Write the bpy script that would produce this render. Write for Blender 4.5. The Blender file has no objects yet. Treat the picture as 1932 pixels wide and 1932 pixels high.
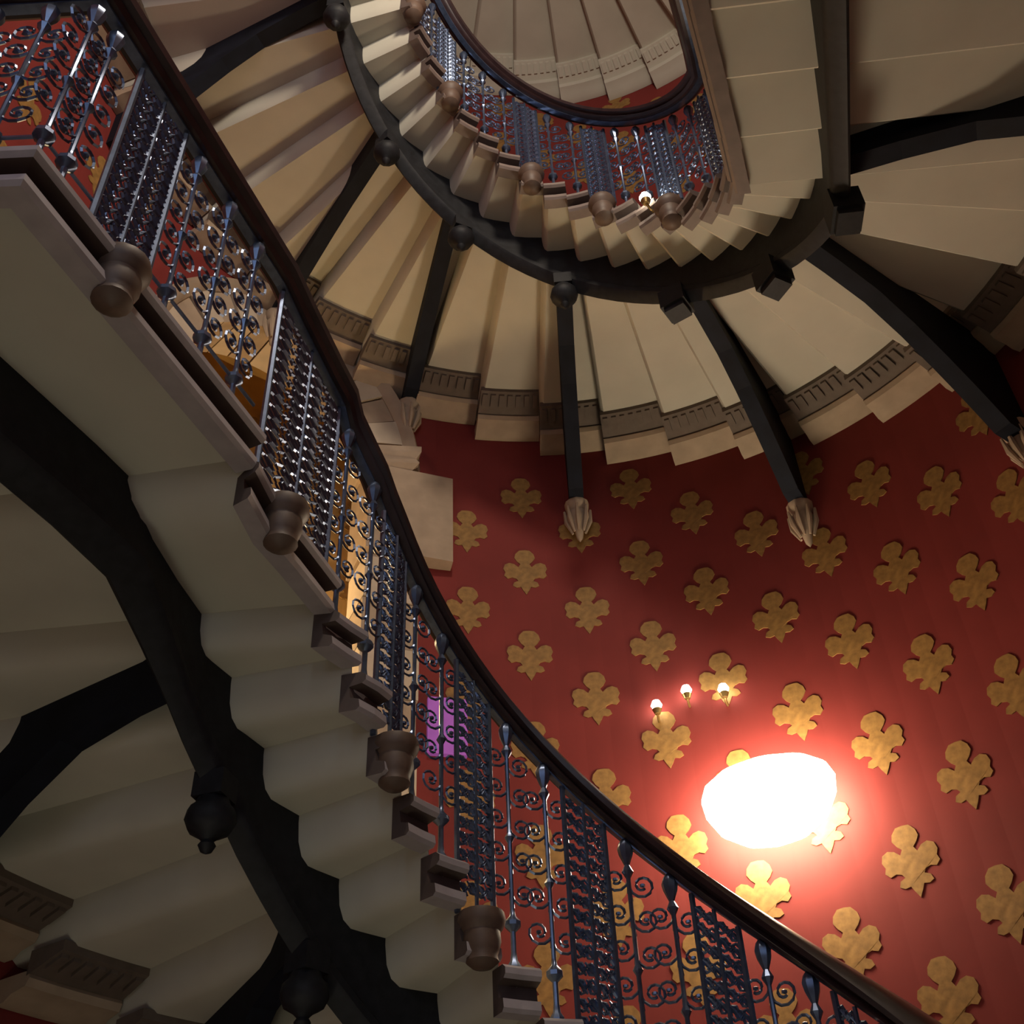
import bpy, math, random
from mathutils import Vector, Matrix
random.seed(4)
sc = bpy.context.scene
COL = sc.collection
ZO = 1.7                                   # camera height above the hall floor
# ------------------------------------------------------------------ camera, world, light, exposure
cam_d = bpy.data.cameras.new('camera'); cam = bpy.data.objects.new('camera', cam_d); COL.objects.link(cam)
cam_d.sensor_width = 36.0; cam_d.lens = 36.0*2153.5/1932.0; cam_d.clip_start = 0.05
RT = Vector((0.99367757, 0.10621333, -0.03638145)); UP = Vector((0.09723988, -0.65222348, 0.75176388)); FW = Vector((-0.05611851, 0.75054865, 0.65842802))
cam.matrix_world = Matrix(((RT.x, UP.x, -FW.x, 0), (RT.y, UP.y, -FW.y, 0), (RT.z, UP.z, -FW.z, ZO), (0, 0, 0, 1)))
sc.camera = cam
sc.view_settings.view_transform = 'Standard'; sc.view_settings.look = 'None'
sc.view_settings.exposure = 0.0; sc.view_settings.gamma = 1.0; sc.view_settings.use_curve_mapping = False
w = bpy.data.worlds.new('world'); sc.world = w; w.use_nodes = True
w.node_tree.nodes['Background'].inputs[0].default_value = (0.55, 0.68, 1.0, 1); w.node_tree.nodes['Background'].inputs[1].default_value = 0.3

def area(name, loc, aim, size, size_y, power, col):
    d = bpy.data.lights.new(name, 'AREA'); d.shape = 'RECTANGLE'; d.size = size; d.size_y = size_y; d.energy = power; d.color = col
    o = bpy.data.objects.new(name, d); COL.objects.link(o); o.location = loc
    o.rotation_euler = (Vector(aim)-Vector(loc)).to_track_quat('-Z', 'Y').to_euler(); return o
def point(name, loc, power, col, r=0.1):
    d = bpy.data.lights.new(name, 'POINT'); d.energy = power; d.color = col; d.shadow_soft_size = r
    o = bpy.data.objects.new(name, d); COL.objects.link(o); o.location = loc; return o
# daylight through the tall windows of the front wall, behind the camera
WIN = [(-1.5, 1.2, 2.6, 10.0), (1.3, 1.2, 2.6, 10.0)]        # centre x, width, sill, head
WIN_P = [55.0, 85.0]
for (wx, ww, w0, w1), pw in zip(WIN, WIN_P):
    area('window_daylight', (wx, -5.75, (w0+w1)/2), (wx, 0, (w0+w1)/2-2.2), ww, w1-w0, pw, (0.60, 0.76, 1.0))
# added warm fill lights without fixtures, low under the flights and higher up
point('low_fill_light', (0.9, 1.5, 0.5), 17, (1.0, 0.88, 0.74), 0.3)
point('low_fill_light', (-1.5, 1.6, 0.5), 24, (0.97, 0.95, 0.76), 0.3)
point('upper_fill_light', (0.9, -2.4, 8.2), 90, (1.0, 0.82, 0.58), 0.3)
point('upper_fill_light', (0.25, 0.7, 9.2), 420, (1.0, 0.84, 0.66), 0.25)
point('corridor_lamp_light', (-2.45, 6.0, ZO+4.4), 60, (1.0, 0.74, 0.38), 0.12)

# ------------------------------------------------------------------ materials
def mat(name, col, rough=0.6, metal=0.0, noise=0.12, scale=9.0, bump=0.0, col2=None, emit=None, strength=0.0, spec=None):
    m = bpy.data.materials.new(name); m.use_nodes = True; nt = m.node_tree; b = nt.nodes['Principled BSDF']
    tc = nt.nodes.new('ShaderNodeTexCoord'); n = nt.nodes.new('ShaderNodeTexNoise'); n.inputs['Scale'].default_value = scale; n.inputs['Detail'].default_value = 4
    nt.links.new(tc.outputs['Object'], n.inputs['Vector'])
    r = nt.nodes.new('ShaderNodeValToRGB')
    c2 = col2 or tuple(min(1, c*(1+noise)) for c in col); c1 = tuple(c*(1-noise) for c in col) if not col2 else col
    r.color_ramp.elements[0].position = .3; r.color_ramp.elements[1].position = .7
    r.color_ramp.elements[0].color = (*c1, 1); r.color_ramp.elements[1].color = (*c2, 1)
    nt.links.new(n.outputs['Fac'], r.inputs['Fac']); nt.links.new(r.outputs['Color'], b.inputs['Base Color'])
    b.inputs['Roughness'].default_value = rough; b.inputs['Metallic'].default_value = metal
    if bump:
        bp = nt.nodes.new('ShaderNodeBump'); bp.inputs['Strength'].default_value = bump; bp.inputs['Distance'].default_value = .01
        nt.links.new(n.outputs['Fac'], bp.inputs['Height']); nt.links.new(bp.outputs['Normal'], b.inputs['Normal'])
    if spec is not None: b.inputs['Specular IOR Level'].default_value = spec
    if emit:
        b.inputs['Emission Color'].default_value = (*emit, 1); b.inputs['Emission Strength'].default_value = strength
    return m
M = {}
M['red'] = mat('red_wall_paint', (0.185, 0.027, 0.024), .7, noise=.10, scale=2.5, spec=.2)
M['gold'] = mat('gilt_stencil', (0.255, 0.138, 0.042), .6, noise=.22, scale=30, spec=.25)
M['cream'] = mat('cream_stone', (0.50, 0.48, 0.405), .8, noise=.05, scale=4)
M['string'] = mat('string_stone_lit', (0.36, 0.325, 0.335), .6, noise=.10, scale=14)  # string stone of the lowest flight, lightened to carry the window light
M['string_dark'] = mat('dark_brown_hollow', (0.075, 0.052, 0.045), .65, noise=.15, scale=14)  # hollow and end faces of the mouldings, darker than their rolls
M['dentil'] = mat('shaded_dentil_stone', (0.125, 0.095, 0.075), .75, noise=.10, scale=18)  # shade under the dentil band, put into a darker stone colour
M['tan'] = mat('tan_stone', (0.36, 0.27, 0.19), .75, noise=.12, scale=8)
M['buff'] = mat('buff_stone', (0.50, 0.41, 0.31), .75, noise=.08, scale=8)
M['girder'] = mat('black_iron_paint', (0.011, 0.012, 0.015), .6, noise=.35, scale=22, bump=.15, spec=.3)
M['bracket'] = mat('blue_black_iron_paint', (0.006, 0.008, 0.015), .7, noise=.3, scale=12, spec=.2)
M['iron'] = mat('wrought_iron', (0.125, 0.165, 0.26), .32, .8, noise=.2, scale=30)
M['rail'] = mat('dark_mahogany', (0.026, 0.013, 0.014), .34, noise=.3, scale=16)
M['string_brown'] = mat('string_stone_darker', (0.20, 0.155, 0.135), .6, noise=.12, scale=14)  # darker copy of the string stone for the flights above
M['boss'] = mat('brown_boss_stone', (0.11, 0.07, 0.05), .55, noise=.15, scale=20)
M['floor'] = mat('hall_floor_stone', (0.58, 0.55, 0.46), .6, noise=.1, scale=3)
M['plaster'] = mat('cream_plaster', (0.50, 0.45, 0.37), .85, noise=.05, scale=3)
M['ochre'] = mat('ochre_plaster', (0.46, 0.27, 0.085), .8, noise=.15, scale=6)
M['brass'] = mat('aged_brass', (0.35, 0.24, 0.09), .35, .8, noise=.15, scale=20)
M['glow'] = mat('frosted_lamp_glass', (0.9, 0.85, 0.75), .4, noise=.02, emit=(1.0, 0.83, 0.58), strength=46.0)
M['bulb'] = mat('small_bulb_glass', (0.9, 0.88, 0.8), .3, noise=.02, emit=(1.0, 0.92, 0.74), strength=28.0)
M['violet'] = mat('violet_glow', (0.32, 0.10, 0.42), .2, noise=.15, scale=7, emit=(0.34, 0.10, 0.46), strength=0.28)  # plain violet with a faint emission of its own
M['frame'] = mat('white_window_paint', (0.7, 0.7, 0.68), .5, noise=.03)
def glass_mat():
    m = bpy.data.materials.new('window_glass'); m.use_nodes = True; nt = m.node_tree
    b = nt.nodes['Principled BSDF']; out = nt.nodes['Material Output']
    t = nt.nodes.new('ShaderNodeBsdfTransparent'); mx = nt.nodes.new('ShaderNodeMixShader'); b.inputs['Roughness'].default_value = .05
    n = nt.nodes.new('ShaderNodeLayerWeight'); n.inputs['Blend'].default_value = .2
    nt.links.new(n.outputs['Fresnel'], mx.inputs[0]); nt.links.new(t.outputs[0], mx.inputs[1]); nt.links.new(b.outputs[0], mx.inputs[2]); nt.links.new(mx.outputs[0], out.inputs[0]); return m
M['glass'] = glass_mat()

# ------------------------------------------------------------------ mesh helpers
class MB:
    def __init__(s): s.v = []; s.f = []
    def add(s, vs, fs):
        o = len(s.v); s.v += [tuple(v) for v in vs]; s.f += [tuple(i+o for i in f) for f in fs]; return s
    def box(s, c, h, mtx=None):
        vs = [Vector((c[0]+sx*h[0], c[1]+sy*h[1], c[2]+sz*h[2])) for sz in (-1, 1) for sy in (-1, 1) for sx in (-1, 1)]
        if mtx: vs = [mtx @ v for v in vs]
        return s.add(vs, [(0,2,3,1),(4,5,7,6),(0,1,5,4),(2,6,7,3),(0,4,6,2),(1,3,7,5)])
    def prism(s, bottom, top):                      # matching loops, bottom loop listed counter-clockwise seen from above
        n = len(bottom)
        return s.add(list(bottom)+list(top), [tuple(range(n-1, -1, -1)), tuple(range(n, 2*n))]+[(i, (i+1) % n, n+(i+1) % n, n+i) for i in range(n)])
    def sweep(s, rings, closed_profile=True, caps=True):
        n = len(rings[0]); o = len(s.v)
        for r in rings: s.v += [tuple(p) for p in r]
        m = n if closed_profile else n-1
        for k in range(len(rings)-1):
            for i in range(m):
                s.f.append((o+k*n+i, o+k*n+(i+1) % n, o+(k+1)*n+(i+1) % n, o+(k+1)*n+i))
        if caps and closed_profile:
            s.f.append(tuple(o+i for i in range(n-1, -1, -1))); s.f.append(tuple(o+(len(rings)-1)*n+i for i in range(n)))
        return s
    def tube(s, pts, r, sides=5):
        pts = [Vector(p) for p in pts]; rings = []
        rad = r if isinstance(r, (list, tuple)) else [r]*len(pts)
        for i, p in enumerate(pts):
            t = (pts[min(i+1, len(pts)-1)]-pts[max(i-1, 0)]).normalized()
            a = Vector((0, 0, 1)) if abs(t.z) < .9 else Vector((1, 0, 0))
            u = t.cross(a).normalized(); v = t.cross(u)
            rings.append([p+rad[i]*(math.cos(2*math.pi*k/sides)*u+math.sin(2*math.pi*k/sides)*v) for k in range(sides)])
        return s.sweep(rings)
    def lathe(s, prof, c=(0, 0, 0), sides=10):
        rings = [[Vector((c[0]+r*math.cos(2*math.pi*k/sides), c[1]+r*math.sin(2*math.pi*k/sides), c[2]+z)) for k in range(sides)] for r, z in prof]
        return s.sweep(rings)
    def mesh(s, name, m, smooth=False, bevel=0):
        me = bpy.data.meshes.new(name); me.from_pydata(s.v, [], s.f); me.validate()
        import bmesh
        bm = bmesh.new(); bm.from_mesh(me)
        bmesh.ops.recalc_face_normals(bm, faces=bm.faces); bm.to_mesh(me); bm.free()
        me.materials.append(M[m])
        if smooth: me.shade_auto_smooth(angle=math.radians(40)) if hasattr(me, 'shade_auto_smooth') else None
        if smooth:
            for p in me.polygons: p.use_smooth = True
            try: me.set_sharp_from_angle(angle=math.radians(38))
            except Exception: pass
        return me
    def obj(s, name, m, parent=None, smooth=False): return link(name, s.mesh(name, m, smooth), parent)
def link(name, me, parent=None, mtx=None):
    o = bpy.data.objects.new(name, me); COL.objects.link(o)
    if parent: o.parent = parent
    if mtx is not None: o.matrix_local = mtx
    return o
def empty(name, loc=(0, 0, 0)):
    o = bpy.data.objects.new(name, None); o.empty_display_size = .2; COL.objects.link(o); o.location = loc; return o
def tag(o, label, cat, group=None):
    o['label'] = label; o['category'] = cat
    if group: o['group'] = group
    return o
def struct(o): o['kind'] = 'structure'; return o
R_ = math.radians

# ------------------------------------------------------------------ plan of the stair
CX, CY, RW = 0.076, 3.147, 2.923
RS = {1: .847, 2: .828, 3: .828}            # tread-end radius
RR = {1: .898, 2: .815, 3: .815}            # handrail radius
RG = {1: 1.342, 2: 1.234, 3: 1.234}         # inner face of the girder
HH = {1: 1.166, 2: 1.10, 3: 1.10}           # handrail above tread bottom
H = 5.251
PHR = -0.261; PHL = {1: .22, 2: .12, 3: .12}
T0, DT = 1.7, 9.42
JL = (180-T0)/DT                            # step index where the apse ends on the left
JR = (0-T0)/DT
def z_ap(th, fl):
    k = .921 if fl == 1 else .889
    base = -.586+(.007 if fl == 1 else H if fl == 2 else 2*H-.22)
    return ZO+base+k*th+.053*th*(th-math.pi)
def Z(j, fl):
    if j > JL: return z_ap(math.pi, fl)+(j-JL)*.165
    if j < JR: return z_ap(0, fl)-(JR-j)*.125
    return z_ap(R_(T0+DT*j), fl)
DELTA = [(16.4, 0), (17.6, .022), (18.6, .09), (18.95, .115)]     # the lowest flight widens as it runs out into the landing
def delta(j):
    if j <= DELTA[0][0]: return 0
    for (a, x), (b, y) in zip(DELTA[:-1], DELTA[1:]):
        if j <= b: return x+(y-x)*(j-a)/(b-a)
    return DELTA[-1][1]
STRING1 = [(3.147, -.886), (2.895, -.943), (2.72, -.990), (2.524, -1.004)]
def PT(R, j, fl):                           # plan point on boundary line j at radius R
    if fl == 1 and j > 16: R = R+delta(j)*max(0, (RW-R)/(RW-.847))
    if j > JL:
        d = (j-JL)*.34; wgt = max(0, (RW-R)/(RW-.83)); return Vector((CX-R-PHL[fl]*d*wgt, CY-d, 0))
    if j < JR:
        d = (JR-j)*.36; wgt = max(0, (RW-R)/(RW-.83)); return Vector((CX+R+math.sin(PHR)*d*wgt, CY-d, 0))
    a = R_(T0+DT*j); return Vector((CX+R*math.cos(a), CY+R*math.sin(a), 0))
def P3(R, j, fl, dz): v = PT(R, j, fl); v.z = Z(j, fl)+dz; return v
def radial(th):                             # local x outward, y along +theta, z up; origin on the apse axis
    return Matrix.Translation((CX, CY, 0)) @ Matrix.Rotation(R_(th), 4, 'Z')

# ------------------------------------------------------------------ walls, floor, ceiling
ZTOP = 17.0; YB = -5.6
XL, XR = CX-RW, CX+RW
ARC_T, ARC_Z, ARC_A, ARC_B = 135.0, ZO+5.50, 1.10, 1.30     # arched opening under the upper flight: centre angle, spring height, half width, rise
DOOR_Z0 = ZO+1.9
def arch_z(th):
    s = (ARC_T-th)*math.pi/180*RW
    return None if abs(s) > ARC_A else ARC_Z+ARC_B*math.sqrt(max(0, 1-(s/ARC_A)**2))
mb = MB(); dth = math.degrees(ARC_A/RW)
edges = [i*3.0 for i in range(0, 38)]
edges = [e for e in edges if e < ARC_T-dth-.8]+[ARC_T-dth+2*dth*k/24 for k in range(25)]+[e for e in [i*3.0 for i in range(61)] if e > ARC_T+dth+.8]
def wp(th, z, r=RW): return Vector((CX+r*math.cos(R_(th)), CY+r*math.sin(R_(th)), z))
for a, b in zip(edges[:-1], edges[1:]):
    inside = ARC_T-dth-.01 <= a and b <= ARC_T+dth+.01
    if inside:
        za = arch_z(max(min(a, ARC_T+dth-1e-4), ARC_T-dth+1e-4)); zb = arch_z(max(min(b, ARC_T+dth-1e-4), ARC_T-dth+1e-4))
        mb.add([wp(a, 0), wp(b, 0), wp(b, DOOR_Z0), wp(a, DOOR_Z0)], [(0, 1, 2, 3)])
        mb.add([wp(a, za), wp(b, zb), wp(b, ZTOP), wp(a, ZTOP)], [(0, 1, 2, 3)])
    else: mb.add([wp(a, 0), wp(b, 0), wp(b, ZTOP), wp(a, ZTOP)], [(0, 1, 2, 3)])
wall_back = struct(mb.obj('wall_back', 'red'))
for p in wall_back.data.polygons: p.use_smooth = True
def slab(name, c, h, m): return struct(MB().box(c, h).obj(name, m))
wall_left = slab('wall_left', (XL-.1, (CY+YB)/2, ZTOP/2), (.1, (CY-YB)/2, ZTOP/2), 'red')
wall_right = slab('wall_right', (XR+.1, (CY+YB)/2, ZTOP/2), (.1, (CY-YB)/2, ZTOP/2), 'red')
slab('floor', (CX, .5, -.1), (RW+.4, 6.3, .1), 'floor')
slab('ceiling', (CX, .5, ZTOP+.1), (RW+.4, 6.3, .1), 'plaster')
fw_ = MB(); xs = [XL-.2]
for wx, ww, w0, w1 in WIN: xs += [wx-ww/2, wx+ww/2]
xs.append(XR+.2)
for k in range(len(xs)-1):
    a, b = xs[k], xs[k+1]
    if k % 2 == 0: fw_.box(((a+b)/2, YB-.1, ZTOP/2), ((b-a)/2, .1, ZTOP/2))
    else:
        _, _, w0, w1 = WIN[k//2]
        fw_.box(((a+b)/2, YB-.1, w0/2), ((b-a)/2, .1, w0/2)); fw_.box(((a+b)/2, YB-.1, (w1+ZTOP)/2), ((b-a)/2, .1, (ZTOP-w1)/2))
struct(fw_.obj('wall_front', 'plaster'))
for i, (wx, ww, w0, w1) in enumerate(WIN):
    wd = struct(empty('window_%d' % (i+1), (wx, YB-.1, w0)))
    f = MB(); hh = w1-w0
    for sx in (-1, 1): f.box((sx*(ww/2-.04), 0, hh/2), (.04, .06, hh/2))
    for zz in (.04, hh-.04): f.box((0, 0, zz), (ww/2, .06, .04))
    f.box((0, 0, hh/2), (.025, .03, hh/2))
    for k in range(1, 6): f.box((0, 0, hh*k/6), (ww/2, .03, .02))
    f.obj('window_frame', 'frame', wd)
    MB().box((0, .0, hh/2), (ww/2-.03, .004, hh/2-.03)).obj('pane', 'glass', wd)

# gilt fleur motifs stencilled on the red walls, in a half-drop lattice
HALF = [(0, .20), (.035, .196), (.062, .165), (.070, .13), (.052, .10), (.030, .078), (.045, .052), (.072, .078), (.105, .088), (.136, .072), (.147, .035), (.134, .006), (.143, -.022), (.120, -.046), (.09, -.036), (.062, -.046), (.05, -.065), (.078, -.078), (.088, -.106), (.062, -.12), (.034, -.114), (.022, -.14), (0, -.178)]
OUT = HALF+[(-x, z) for x, z in HALF[-2:0:-1]]
def fleur_mesh(curved):
    mb = MB(); n = len(OUT)
    def q(x, z, d):
        if curved: return Vector((math.sqrt(RW*RW-x*x)-RW-d, -x, z))
        return Vector((-d, -x, z))
    fr = [q(x, z, .006) for x, z in OUT]; bk = [q(x, z, -.004) for x, z in OUT]
    return mb.prism(bk, fr).mesh('gilt_motif', 'gold')
fl_c, fl_f = fleur_mesh(True), fleur_mesh(False)
TH0, DTH, ZR, DZ = math.degrees(1.728), math.degrees(.134), ZO+5.402, -.335
nf = 0
def arch_clear(th, z):
    s = abs((ARC_T-th)*math.pi/180*RW)
    if z < ARC_Z: return s > 1.36 or z < DOOR_Z0-.1
    return (s/1.5)**2+((z-ARC_Z)/1.75)**2 > 1
for c in range(-9, 13):
    for r in range(-19, 16):
        if (c+r) % 2: continue
        th = TH0-DTH*c; z = ZR+DZ*r
        if not (3 < th < 176) or z < ZO+.9 or not arch_clear(th, z): continue
        jj = (th-T0)/DT
        for fl in (1, 2, 3):                      # not behind the treads
            if Z(jj, fl)-.30 < z < Z(jj, fl)+.45: break
        else:
            if z > Z(jj, 3): continue
            link('gilt_motif', fl_c, wall_back, radial(th) @ Matrix.Translation((RW, 0, z))); nf += 1
for k in range(0, 9):
    for r in range(-2, 15):
        if (k+r) % 2: continue
        y = CY-.12-.39*k; z = ZR+DZ*r
        if ZO+2.1 < z < ZO+3.0 or y < -.3: continue
        link('gilt_motif', fl_f, wall_left, Matrix.Translation((XL, y, z)) @ Matrix.Rotation(math.pi, 4, 'Z'))

for k in range(0, 7):
    for r in range(-2, 15):
        if (k+r) % 2: continue
        y = CY-.14-.39*k; z = ZR+DZ*r; zz = Z(JR-(CY-y)/.36, 2)
        if zz-.30 < z < zz+.45: continue
        link('gilt_motif', fl_f, wall_right, Matrix.Translation((XR, y, z)))
# ------------------------------------------------------------------ arched stone opening on the left of the apse wall
arch = tag(empty('stone_arch', wp(ARC_T, 0)), 'tan and cream stone arch in the red wall behind the near handrail', 'arch')
inv = Matrix.Translation(-Vector(arch.location))
def aw(s, z, r): return wp(ARC_T-math.degrees(s/RW), z, r)-Vector(arch.location)
def ell(t, k):
    a, b = ARC_A+k, ARC_B+k; return a*math.cos(t), ARC_Z+b*math.sin(t)
NV = 15
for i in range(NV):                                     # voussoirs, alternately cream and tan
    t0, t1 = math.pi*i/NV+.008, math.pi*(i+1)/NV-.008
    proud = .055 if i % 2 else .04
    lo = []; hi = []
    for (t, k) in [(t0, -.36), (t0, -.11), ((t0+t1)/2, -.11), (t1, -.11), (t1, -.36), ((t0+t1)/2, -.36)]:
        s, z = ell(t, k); lo.append(aw(s, z, RW-proud)); hi.append(aw(s, z, RW+.35))
    MB().prism(lo, hi).obj('voussoir', 'buff' if i % 2 else 'tan', arch)
mb = MB(); rings = []
for i in range(33):                                     # projecting hood mould
    t = math.pi*i/32; ring = []
    for k, d in [(-.12, -.06), (-.12, .05), (-.08, .09), (-.03, .10), (.0, .05), (.004, -.06)]:
        s, z = ell(t, k); ring.append(aw(s, z, RW-d))
    rings.append(ring)
mb.sweep(rings); mb.obj('hood_mould', 'tan', arch, True)
for sg in (1, -1):
    for k in range(8):                                  # jamb stones
        z0 = DOOR_Z0+(ARC_Z-DOOR_Z0-.78)*k/8; z1 = DOOR_Z0+(ARC_Z-DOOR_Z0-.78)*(k+1)/8-.008
        w1 = 1.12 if k % 2 else 1.11
        pts = [(.74, -.05 if k % 2 else -.04), (w1, -.05 if k % 2 else -.04), (w1, .3), (.74, .3)]
        MB().prism([aw(sg*s, z0, RW+d) for s, d in pts], [aw(sg*s, z1, RW+d) for s, d in pts]).obj('jamb_stone', 'buff' if k % 2 else 'tan', arch)
    zc = ARC_Z-.78
    pts = [(.72, -.10), (1.33, -.10), (1.33, .3), (.72, .3)]
    MB().prism([aw(sg*s, zc, RW+d) for s, d in pts], [aw(sg*s, ARC_Z-.035, RW+d) for s, d in pts]).obj('impost_block', 'tan', arch)
    pts = [(.82, -.13), (1.22, -.13), (1.22, .3), (.82, .3)]
    mb = MB()
    rings = [[aw(sg*(s0+e), zz, RW+d-(e if d < 0 else 0)) for s0, d, e in [(.70, -.10, -g), (1.02, -.10, g), (1.02, .3, g), (.70, .3, -g)]] for zz, g in [(ARC_Z-.035, 0), (ARC_Z+.02, .05), (ARC_Z+.07, .03), (ARC_Z+.12, .06), (ARC_Z+.17, .06)]]
    mb.sweep(rings).obj('capital', 'tan', arch)
# recess behind the arch
mb = MB(); N = 16
for i in range(N):
    a, b = ARC_T-dth*1.25+2.5*dth*i/N, ARC_T-dth*1.25+2.5*dth*(i+1)/N
    mb.add([wp(a, DOOR_Z0-.1, RW+1.0)-arch.location, wp(b, DOOR_Z0-.1, RW+1.0)-arch.location, wp(b, ZO+7.2, RW+1.0)-arch.location, wp(a, ZO+7.2, RW+1.0)-arch.location], [(0, 1, 2, 3)])
    for zz in (DOOR_Z0, ZO+7.1):
        mb.add([wp(a, zz, RW+.01)-arch.location, wp(b, zz, RW+.01)-arch.location, wp(b, zz, RW+1.0)-arch.location, wp(a, zz, RW+1.0)-arch.location], [(0, 1, 2, 3)])
for a in (ARC_T-dth*1.2, ARC_T+dth*1.2):
    mb.add([wp(a, DOOR_Z0-.1, RW+.01)-arch.location, wp(a, DOOR_Z0-.1, RW+1.0)-arch.location, wp(a, ZO+7.2, RW+1.0)-arch.location, wp(a, ZO+7.2, RW+.01)-arch.location], [(0, 1, 2, 3)])
mb.obj('recess_lining', 'ochre', arch)
for k in range(-3, 4):
    for r in range(0, 14):
        if (k+r) % 2: continue
        s = k*.30; z = DOOR_Z0+.35+r*.33
        if z > ZO+6.6: continue
        th = ARC_T-math.degrees(s/RW)
        o = link('gilt_motif', fl_c, arch); o.matrix_local = Matrix.Translation(-Vector(arch.location)) @ radial(th) @ Matrix.Translation((RW+.99, 0, z))
vp = tag(MB().box((0, 0, 0), (.02, .12, .19)).obj('violet_panel', 'violet'), 'faintly glowing violet panel seen through the near balustrade beside the arch jamb', 'panel')
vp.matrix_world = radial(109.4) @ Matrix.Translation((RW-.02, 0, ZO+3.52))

# ------------------------------------------------------------------ corbels on the apse wall
def corbel():
    mb = MB()
    prof = [(.0, -.40), (.03, -.36), (.045, -.28), (.085, -.20), (.10, -.12), (.085, -.09), (.115, -.05), (.12, 0), (0, .002)]
    mb.lathe(prof, (-.055, 0, 0), 12)
    for k in range(5):                               # carved leaves
        a = math.pi/2+math.pi*(k)/4
        mb.tube([(-.055+math.cos(a)*.06, math.sin(a)*.06, -.31), (-.055+math.cos(a)*.11, math.sin(a)*.11, -.19), (-.055+math.cos(a)*.125, math.sin(a)*.125, -.07)], [.012, .026, .012], 6)
    mb.v = [(v[0]*.72-.015, v[1]*.72, v[2]*.85) for v in mb.v]
    return mb.mesh('stone_corbel', 'tan', True)
cm = corbel()
for fl in (1, 2):
    for b0, b in ((31, 33.8), (57.5, 61.9), (90.5, 91.4), (121.7, 115.4), (145, 137)):
        link('stone_corbel', cm, wall_back, radial(b) @ Matrix.Translation((RW, 0, Z((b0-T0)/DT, fl)+.03-(.89 if fl == 1 else .29 if b0 in (121.7, 145) else .685))))

# ------------------------------------------------------------------ flights of stone steps
LAND = {}                                           # landing start, corner in plan
def landing_pts(fl): return Vector((-1.0, 2.524, 0)), Vector((-1.285, 1.46, 0)), Vector((XL, 1.34, 0))
NOSE = [(.06, .0), (-.002, .0), (-.014, .012), (-.010, .042), (.022, .052), (.028, .096), (-.018, .104), (-.032, .116), (-.032, .136), (-.014, .150), (.06, .150)]
def nose_obj(name, poly, normals, parent, m='string'):
    mb = MB().sweep([[Vector((p.x+n.x*r, p.y+n.y*r, p.z+z)) for r, z in NOSE] for p, n in zip(poly, normals)])
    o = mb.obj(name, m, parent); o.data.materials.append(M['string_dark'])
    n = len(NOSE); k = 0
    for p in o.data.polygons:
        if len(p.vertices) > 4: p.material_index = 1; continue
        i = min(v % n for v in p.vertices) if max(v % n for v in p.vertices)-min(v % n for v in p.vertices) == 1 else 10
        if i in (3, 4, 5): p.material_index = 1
    return o
def drum():
    return MB().lathe([(0, -.035), (.035, -.03), (.056, -.012), (.052, .008), (.058, .022), (.066, .05), (.063, .085), (.076, .104), (.084, .125), (.078, .151), (0, .152)], sides=16).mesh('drum_boss', 'boss', True)
drum_m = drum()
DRUMS = {1: (1, 4, 7, 10, 13, 16, 19), 2: (4, 7, 10, 14, 17), 3: ()}
PANELS = {1: DRUMS[1], 2: (-8, -5, -2, 1)+DRUMS[2]}
LABEL_ST = {1: 'lowest winding stone flight passing on the left with smooth landing soffit at its top', 2: 'middle winding stone flight curving over the red wall above the lamp', 3: 'uppermost stone flight seen through the open well at the top'}
FIRST = {1: -8, 2: -14, 3: -4}
LASTJ = 20
stairs = {}
for fl in (1, 2, 3): LAND[fl] = ZO+2.5 if fl == 1 else Z(19.3, fl)+.15
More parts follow.
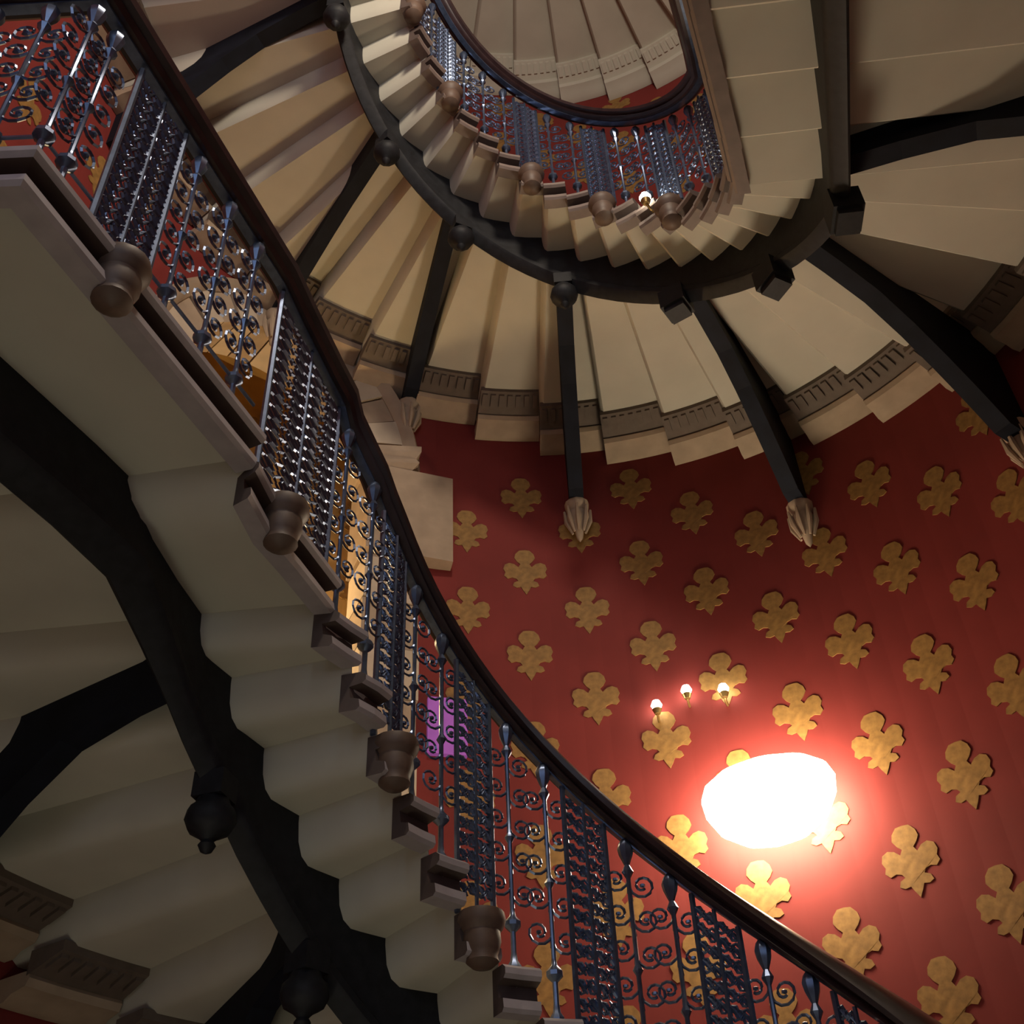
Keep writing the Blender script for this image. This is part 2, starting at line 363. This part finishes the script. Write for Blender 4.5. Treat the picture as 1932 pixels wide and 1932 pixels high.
for fl in (1, 2, 3):
    st = tag(empty('staircase', (CX, CY, max(0, Z(0, fl)))), LABEL_ST[fl], 'staircase', None); stairs[fl] = st
    off = Vector(st.location)
    for j in range(FIRST[fl], LASTJ):
        zb = Z(j+.5, fl)
        if zb < .0: zb = max(zb, 0.001)
        ri = RS[fl]+.028; rise = Z(j+1.5, fl)-Z(j+.5, fl)
        if j == 19:                                   # last tread, on the straight, below the landing
            zb = Z(19.3, fl); a, _, _ = landing_pts(fl); rise = LAND[fl]-zb
            if fl == 1: nose = [Vector((x, y, 0)) for y, x in STRING1]
            else: nose = [PT(RS[fl], JL, fl), Vector((a.x, a.y, 0))]
            nn = [Vector((-1, .18*k, 0)).normalized() for k in range(len(nose))]
            ui = [v-Vector((.028, 0, 0)) for v in nose]; ui = [ui[0].lerp(ui[-1], q) for q in (0, .5, .8, .9, .97, 1)] if fl > 1 else [ui[0], ui[1], ui[2], ui[2].lerp(ui[3], .5), ui[2].lerp(ui[3], .8), ui[3]]
            uo = [Vector((XL, CY, 0)).lerp(Vector((XL, a.y+.12, 0)), q) for q in (0, .5, .8, .9, .97, 1)]
        else:
            je = JL if j == 18 else j+1
            us = [j, (j+je)/2, je] if 0 <= j <= 18 else [j, je]
            nose = [PT(RS[fl], u, fl) for u in us]; nn = [(PT(2, u, fl)-PT(1, u, fl)).normalized() for u in us]
            def fr(R): 
                w_ = (PT(R, j, fl)-PT(R, je, fl)).length; e = min(.5, (.065 if fl == 1 else .028)/w_); return [0, .5*(1-e), 1-e, 1-.45*e, 1-.13*e, 1]
            ui = [PT(ri, j+(je-j)*q, fl) for q in fr(ri)]; uo = [PT(RW-.003, j+(je-j)*q, fl) for q in fr(RW)]
        rl = [0, 0, 0, .14, .42, .85]; SO = .05
        rings = [[p-off+Vector((0, 0, zb+SO+h*rise)), q-off+Vector((0, 0, zb+SO+h*rise)), q-off+Vector((0, 0, zb+t)), p-off+Vector((0, 0, zb+t))] for p, q, h, t in zip(ui, uo, rl, [.152, .152, .152, .152, .152, SO+rise+.03])]
        s = MB().sweep(rings).obj('stone_step', 'cream', st, True)
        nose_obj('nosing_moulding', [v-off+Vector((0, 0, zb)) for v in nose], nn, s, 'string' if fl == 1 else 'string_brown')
        if j in DRUMS[fl]:
            v = (nose[0]+nose[-1])/2 if len(nose) == 2 else nose[1]
            if j == 19 and fl == 1: v = Vector((-.955, 2.74, 0))
            n_ = nn[len(nn)//2]; link('drum_boss', drum_m, st, Matrix.Translation(v-off+n_*.0+Vector((0, 0, zb))))
    # landing at the head of the left arm
    a, b, c = landing_pts(fl); zl = LAND[fl]
    loop = [Vector((XL, a.y+.12, 0)), Vector((a.x-.03, a.y, 0)), Vector((b.x-.03, b.y+.03, 0)), Vector((c.x, c.y+.03, 0))][::-1]
    MB().prism([v-off+Vector((0, 0, zl+.05)) for v in loop], [v-off+Vector((0, 0, zl+.205)) for v in loop]).obj('landing_slab', 'cream', st)
    n1 = Vector((-1, .2, 0)).normalized(); n2 = Vector((.07, 1, 0)).normalized(); nm = (n1*.9+n2*.75)
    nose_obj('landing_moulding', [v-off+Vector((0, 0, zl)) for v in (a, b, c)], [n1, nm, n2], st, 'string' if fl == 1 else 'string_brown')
    if fl < 3: link('drum_boss', drum_m, st, Matrix.Translation(a.lerp(b, .66)-off+Vector((0, 0, zl))))
    # stepped cornice under the tread ends along the wall
    mb = MB(); mc = MB()
    jr = [j for j in range(max(FIRST[fl], -9), 20)]
    for j in jr:
        zb = Z(j+.5, fl)
        us = [j+k/4 for k in range(5)] if 0 <= j and j+1 <= JL else [j, j+1]
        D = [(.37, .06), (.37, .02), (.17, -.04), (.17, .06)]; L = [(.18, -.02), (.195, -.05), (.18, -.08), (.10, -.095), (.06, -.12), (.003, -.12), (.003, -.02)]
        mb = MB().sweep([[P(RW-r, u, fl)+Vector((0, 0, zb+z))-off for r, z in D] for u in us for P in (PT,)])
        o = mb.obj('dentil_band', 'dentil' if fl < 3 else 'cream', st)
        nd = 7
        dm = MB()
        for k in range(nd):
            u0, u1 = j+(k+.2)/nd, j+(k+.75)/nd
            loop = [PT(RW-.35, u0, fl), PT(RW-.35, u1, fl), PT(RW-.26, u1, fl), PT(RW-.26, u0, fl)]
            zz = [-.002, -.002, -.03, -.03]
            dm.prism([v-off+Vector((0, 0, zb+q)) for v, q in zip(loop, zz)], [v-off+Vector((0, 0, zb+q+.03)) for v, q in zip(loop, zz)])
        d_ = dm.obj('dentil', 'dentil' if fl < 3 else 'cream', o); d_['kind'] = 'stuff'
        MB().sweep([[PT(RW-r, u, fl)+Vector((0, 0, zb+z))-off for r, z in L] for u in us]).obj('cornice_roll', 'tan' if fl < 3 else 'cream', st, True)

# ------------------------------------------------------------------ iron girders with brackets and pendants
GPROF = [(0.0, .16), (0.0, -.17), (-.014, -.19), (-.014, -.225), (.0, -.245), (.052, -.275), (.064, -.26), (.064, -.19), (.05, -.17), (.05, .16)]
def bracket_mesh(drop=.685):                          # x runs 0 at the girder to 1 at the wall; deep curved plate
    hw = .05
    low = [(1.29, -.13), (1.55, -.14), (1.85, -.175), (2.10, -.28), (2.32, -.41), (2.50, -.53), (2.62, -.62), (2.70, -.685)]
    up = [(2.915, -.685), (2.915, .10), (2.5, .10), (2.0, .10), (1.6, .10), (1.29, .10)]
    loop = [((r-1.27)/(2.923-1.27), z if z > 0 else -.13-(-z-.13)*(drop-.13)/.555) for r, z in low+up]
    mb = MB(); mb.prism([Vector((r, -hw, z)) for r, z in loop], [Vector((r, hw, z)) for r, z in loop])
    me = mb.mesh('bracket', 'bracket'); return me
bracket_m = bracket_mesh(); bracket_s = bracket_mesh(.29)
def two_point(p, q, z):                               # frame at p whose x axis reaches q (plan points), y and z unscaled
    d = q-p; L = math.hypot(d.x, d.y); a = math.atan2(d.y, d.x)
    return Matrix.Translation((p.x, p.y, z)) @ Matrix.Rotation(a, 4, 'Z') @ Matrix.Diagonal((L, 1, 1, 1))
def pendant_mesh():
    mb = MB(); mb.box((0, 0, -.005), (.055, .055, .045))
    mb.lathe([(.05, -.02), (.06, -.07), (.08, -.09), (.086, -.125), (.07, -.16), (.035, -.18), (.02, -.195), (.03, -.21), (.02, -.23), (0, -.24)], sides=12); return mb.mesh('pendant', 'girder', True)
pend_m = pendant_mesh()
def block_mesh():
    mb = MB(); mb.box((0, 0, -.04), (.07, .075, .07)); mb.box((0, 0, -.125), (.055, .06, .02)); return mb.mesh('pendant', 'girder')
block_m = block_mesh()
BRK = {1: [(1, 0), (31, 33.8), (61, 61.9), (90.5, 91.4), (121.7, 115.4), (145, 134), (179, 166)], 2: [(-3, -14), (23, 33.8), (57.5, 61.9), (90.5, 91.4), (121.7, 115.4), (145, 137), (177, 168)]}
PEND = {1: [1, 31, 61, 91, 121, 147, 169.8], 2: [0.3, 32.5, 61, 91, 120, 146, 177]}
LABEL_G = {1: 'black curved iron girder under the lowest flight, close on the left', 2: 'black U-shaped iron girder ringing the open well under the middle flight', 3: 'black curved iron girder under the uppermost flight'}
for fl in (1, 2, 3):
    gd = tag(empty('iron_girder', (CX, CY, max(0, Z(0, fl)))), LABEL_G[fl], 'girder'); off = Vector(gd.location)
    j0 = {1: -6, 2: -12, 3: -2}[fl]
    us = [j0+k*.5 for k in range(int((JL-j0)*2)+1)]+[JL]
    rings = []
    for u in us:
        rings.append([P3(RG[fl]+r, u, fl, z+.0)-off for r, z in GPROF])
    zl = LAND[fl]; dx = 0 if fl == 1 else .10                # along the landing
    for i, (x, y, x2, y2, dz) in enumerate([(-1.372, 2.947, -1.475, 2.965, -.09), (-1.384, 2.668, -1.512, 2.70, 0), (-1.468, 2.395, -1.575, 2.44, 0), (-1.603, 2.013, -1.70, 2.06, 0), (-1.86, 1.30, -1.96, 1.34, 0)]):
        a_, b_ = Vector((x+dx, y, 0)), Vector((x2+dx, y2, 0)); n_ = (b_-a_)/.075
        rings.append([Vector((a_.x+n_.x*r, a_.y+n_.y*r, zl+z+dz+.02))-off for r, z in GPROF])
    MB().sweep(rings).obj('girder_beam', 'girder', gd, True)
    if fl < 3:
        for b0, b1 in BRK[fl]:
            z_ = Z((b0-T0)/DT, fl)+.03
            p = PT(RG[fl]+.03, (b0-T0)/DT, fl); q = PT(RW, (b1-T0)/DT, fl)
            link('bracket', bracket_s if fl == 2 and b0 in (121.7, 145) else bracket_m, gd, Matrix.Translation(-off) @ two_point(p, q, z_) @ Matrix.Diagonal((1, 1, 1.3 if fl == 1 else 1, 1)))
        for b0 in PEND[fl]:
            jb = (b0-T0)/DT; v = PT(RG[fl]+.03, jb, fl); a_ = math.atan2(v.y-CY, v.x-CX)
            link('pendant', block_m if (fl == 2 and b0 < 80) else pend_m, gd, Matrix.Translation(v-off+Vector((0, 0, Z(jb, fl)-.245))) @ Matrix.Rotation(a_, 4, 'Z'))

# ------------------------------------------------------------------ balustrades
RPROF = [(.036, -.052), (.050, -.036), (.036, -.014), (.062, .0), (.068, .026), (.048, .052), (0, .062), (-.048, .052), (-.068, .026), (-.062, .0), (-.036, -.014), (-.050, -.036), (-.036, -.052)]
def spiral(r0, turns, n, flip=1):
    return [(flip*(r0*(1-.72*k/n))*math.cos(2*math.pi*turns*k/n+math.pi), (r0*(1-.72*k/n))*math.sin(2*math.pi*turns*k/n+math.pi)) for k in range(n+1)]
def scroll_mesh(flip):
    mb = MB(); r = .048
    pts = [(flip*.005, 0, -.055)]+[(flip*r+x+0, 0, z) for x, z in spiral(r, 1.35, 15, flip)]
    mb.tube(pts, [.0055]*len(pts), 4); mb.lathe([(0, -.008), (.010, -.004), (.010, .004), (0, .008)], (flip*r, 0, 0), 6)
    return mb.mesh('scroll', 'iron')
scroll_m = (scroll_mesh(1), scroll_mesh(-1))
def baluster_mesh(hgt):
    mb = MB()
    mb.lathe([(.0, -.01), (.026, 0), (.026, .012), (.014, .03), (.010, .06), (.010, .13), (.030, .15), (.030, .165), (.012, .185), (.0085, .21), (.0085, hgt*.5-.02), (.019, hgt*.5), (.0085, hgt*.5+.02), (.0085, hgt-.15), (.022, hgt-.125), (.010, hgt-.10), (.026, hgt-.06), (.030, hgt-.035), (.022, hgt-.012), (.012, hgt)], sides=8)
    return mb.mesh('baluster', 'iron', True)
def lattice(fn, hfun):
    """fn(u, v) -> point for u in [0,1] across and v metres up; hfun(u) height"""
    mb = MB(); nc = 4
    for c in range(nc):
        u = (c+.5)/nc; n = 15; h0 = .06; h1 = hfun(u)-.02
        for k in range(n):
            v = h0+(h1-h0)*(k+.5)/n; rr = .030 if k % 2 else .024
            w_ = .5/nc*1.04
            pts = [fn(u+w_*math.cos(a)*(1-.5*t), v+rr*math.sin(a)*(1-.5*t)) for t, a in [(i/9, 2*math.pi*1.25*i/9+(math.pi if c % 2 else 0)) for i in range(10)]]
            mb.tube(pts, .0062, 4)
            p0, p1 = fn(u-w_, v-.028), fn(u+w_, v+.028)
            mb.tube([p0, fn(u, v+.004), p1], [.004, .0085, .004], 4)
    return mb
LABEL_B = {1: 'ornate iron balustrade with thick mahogany handrail on the lowest flight, running corner to corner', 2: 'ornate iron balustrade with dark handrail round the well on the middle flight'}
for fl in (1, 2):
    bal = tag(empty('iron_balustrade', (CX, CY, Z(0, fl))), LABEL_B[fl], 'balustrade'); off = Vector(bal.location)
    a, b, c = landing_pts(fl); zl = LAND[fl]
    RAILP = []                                             # (point, normal)
    j0 = {1: -5, 2: -11}[fl]
    u = j0
    while u < 18.8: RAILP.append((P3(RR[fl], u, fl, HH[fl]), (PT(2, u, fl)-PT(1, u, fl)).normalized())); u += .5
    ra, rb, rc = Vector((-1.035, 2.60, ZO+3.60)), Vector((-1.312, 1.50, ZO+3.63)), Vector((XL+.02, 1.40, ZO+3.63))
    if fl > 1:
        dz = zl+.15+1.03
        for v in (ra, rb, rc): v.z = dz
    if fl == 1:
        for x, y, z, n_ in ((-.912, 3.14, 3.475, .08), (-.941, 3.03, 3.50, .15), (-.998, 2.78, 3.555, .2)): RAILP.append((Vector((x, y, ZO+z)), Vector((-1, n_, 0)).normalized()))
    else:
        zpi = P3(RR[fl], JL, fl, HH[fl]); RAILP.append((zpi, Vector((-1, .1, 0)).normalized())); RAILP.append((ra.lerp(zpi, .4)+Vector((0, 0, .02)), Vector((-1, .28, 0)).normalized()))
    RAILP.append((ra, Vector((-1, .25, 0)).normalized()))
    RAILP.append((ra.lerp(rb, .5), Vector((-1, .25, 0)).normalized())); RAILP.append((rb, Vector((-.85, .85, 0)))); RAILP.append((rc, Vector((.06, 1, 0))))
    MB().sweep([[p+n*r+Vector((0, 0, z))-off for r, z in RPROF] for p, n in RAILP]).obj('handrail', 'rail', bal, True)
    # iron bar under the rail
    MB().sweep([[p+n*r+Vector((0, 0, z))-off for r, z in [(-.018, -.062), (.018, -.062), (.018, -.046), (-.018, -.046)]] for p, n in RAILP]).obj('rail_bar', 'iron', bal)
    hb = HH[fl]-.155-.055
    bm_ = baluster_mesh(hb)
    rb_ = RS[fl]+.04
    def put_baluster(p, tang, me, hgt):
        ang = math.atan2(tang.y, tang.x)
        o = link('baluster', me, bal, Matrix.Translation(p-off) @ Matrix.Rotation(ang, 4, 'Z'))
        n = 5
        for k in range(n):
            for s in (0, 1):
                link('scroll', scroll_m[s], o, Matrix.Translation((0, 0, .27+(hgt-.45)*k/(n-1)+(.03 if s else 0))))
    def put_panel(pf, hf):
        o = None
        bars = MB()
        pn = MB(); 
        for u in (0, .5, 1):
            hu = hf(u); q0, q1 = pf(u, -.0), pf(u, hu)
            pb_ = MB().tube([q0-off, pf(u, hu*.5)-off, q1-off], .0115 if u != .5 else .008, 6)
            if o is None: o = pb_.obj('lattice_panel', 'iron', bal)
            else: pb_.obj('panel_bar', 'iron', o)
        lm = lattice(lambda u, v: pf(u, v)-off, hf); q = lm.obj('filigree', 'iron', o); q['kind'] = 'stuff'
    jend = 20
    for j in range(j0+1, jend):
        zt_ = Z(j+.5 if j < 19 else 19.3, fl)+.155
        if j in PANELS[fl]:
            def pf(u, v, j=j, zt_=zt_):
                if j == 19:
                    q = PT(rb_, JL, fl).lerp(Vector((a.x-.03, a.y+.10, 0)), u)
                else: q = PT(rb_-.012*math.sin(math.pi*u), j+u, fl)
                return Vector((q.x, q.y, zt_+v))
            def hf(u, j=j, zt_=zt_):
                return Z(j+u, fl)+HH[fl]-.065-zt_ if j < 19 else ZO+3.475+(.11*u)-.065-zt_ if fl == 1 else Z(19+u*.7, fl)+HH[fl]-.065-zt_
            put_panel(pf, hf)
        else:
            q = PT(rb_, j+.5, fl); tang = PT(rb_, j, fl)-PT(rb_, j+1, fl)
            put_baluster(Vector((q.x, q.y, zt_)), tang, bm_, hb)
    # landing
    zt_ = zl+.15; hl = ra.z-.055-zt_
    bl = baluster_mesh(hl); d1 = (b-a); d2 = (c-b)
    inn = Vector((-.035, .01, 0))
    L = d1.length; e1 = d1.normalized(); e2 = d2.normalized()
    for s in (.15, .42, .70): put_baluster(a+inn+e1*(s*L*.63+.02)+Vector((0, 0, zt_)), -e1, bl, hl)
    for s in (.0,): put_baluster(b+Vector((-.03, .04, zt_)), -e1, bl, hl)
    put_baluster(b-e1*.12+inn+Vector((0, 0, zt_)), -e1, bl, hl)
    for k in range(1, 9): put_baluster(b+e2*(.17*k)+Vector((0, .035, zt_)), -e2, bl, hl)
    s0, s1 = L-.25-.25, L-.25
    put_panel(lambda u, v: a+inn+e1*(s0+(s1-s0)*u)+Vector((0, 0, zt_+v)), lambda u: hl+.0)
    # low link bar between the landing balusters
    MB().tube([a+inn+Vector((0, 0, zt_+.155))-off, b+inn+Vector((0, .03, zt_+.155))-off, c+Vector((0, .035, zt_+.155))-off], .007, 5).obj('bottom_rail', 'iron', bal)

# ------------------------------------------------------------------ lamps
lamp = tag(empty('wall_lamp', wp(72.8, ZO+2.80)), 'large glowing frosted glass bowl lamp on the red wall above the lower handrail', 'lamp')
lamp.matrix_world = radial(72.8) @ Matrix.Translation((RW, 0, ZO+2.80))
mb = MB()
prof = [(.02, -.20), (.16, -.175), (.28, -.11), (.345, -.02), (.36, .06), (.33, .12), (.24, .17), (.10, .20), (.0, .205)]
mb.lathe(prof, (0, 0, 0), 24)
mb.v = [(v[0]*.42-.22, v[1]*1.02, v[2]*1.25) for v in mb.v]
mb.obj('glass_bowl', 'glow', lamp, True)
MB().tube([(.0, 0, .02), (-.06, 0, .02), (-.10, 0, .02)], .014, 8).obj('lamp_arm', 'brass', lamp, True)
MB().box((-.01, 0, .02), (.015, .05, .08)).obj('back_plate', 'brass', lamp)
def spot(mtx, label, group=None, s=1.0):
    o = tag(empty('spot_lamp'), label, 'lamp', group); o.matrix_world = mtx
    MB().lathe([(0, -.035*s), (.022*s, -.028*s), (.034*s, 0), (.022*s, .028*s), (0, .035*s)], (-.075*s, 0, 0), 12).obj('bulb', 'bulb', o, True)
    MB().lathe([(0, -.062*s), (.018*s, -.058*s), (.03*s, -.028*s), (.022*s, -.02*s), (0, -.02*s)], (-.075*s, 0, 0), 12).obj('lamp_cup', 'brass', o, True)
    MB().tube([(0, 0, -.07*s), (-.04*s, 0, -.075*s), (-.075*s, 0, -.058*s)], .008*s, 6).obj('lamp_arm', 'brass', o, True)
    return o
for th, z, lab in ((84.2, 3.60, 'lowest and leftmost of three small bright lamps on the red wall'), (80.4, 3.67, 'middle of three small bright lamps on the red wall'), (76.0, 3.63, 'rightmost of three small bright lamps, nearest the big glowing lamp')):
    spot(radial(th) @ Matrix.Translation((RW, 0, ZO+z)), lab)
q = radial(T0+DT*5.2) @ Matrix.Translation((RS[2]+.0, 0, Z(5.2, 2)+.16)); spot(q, 'small bright lamp at the tread ends of the middle flight, inside the well')
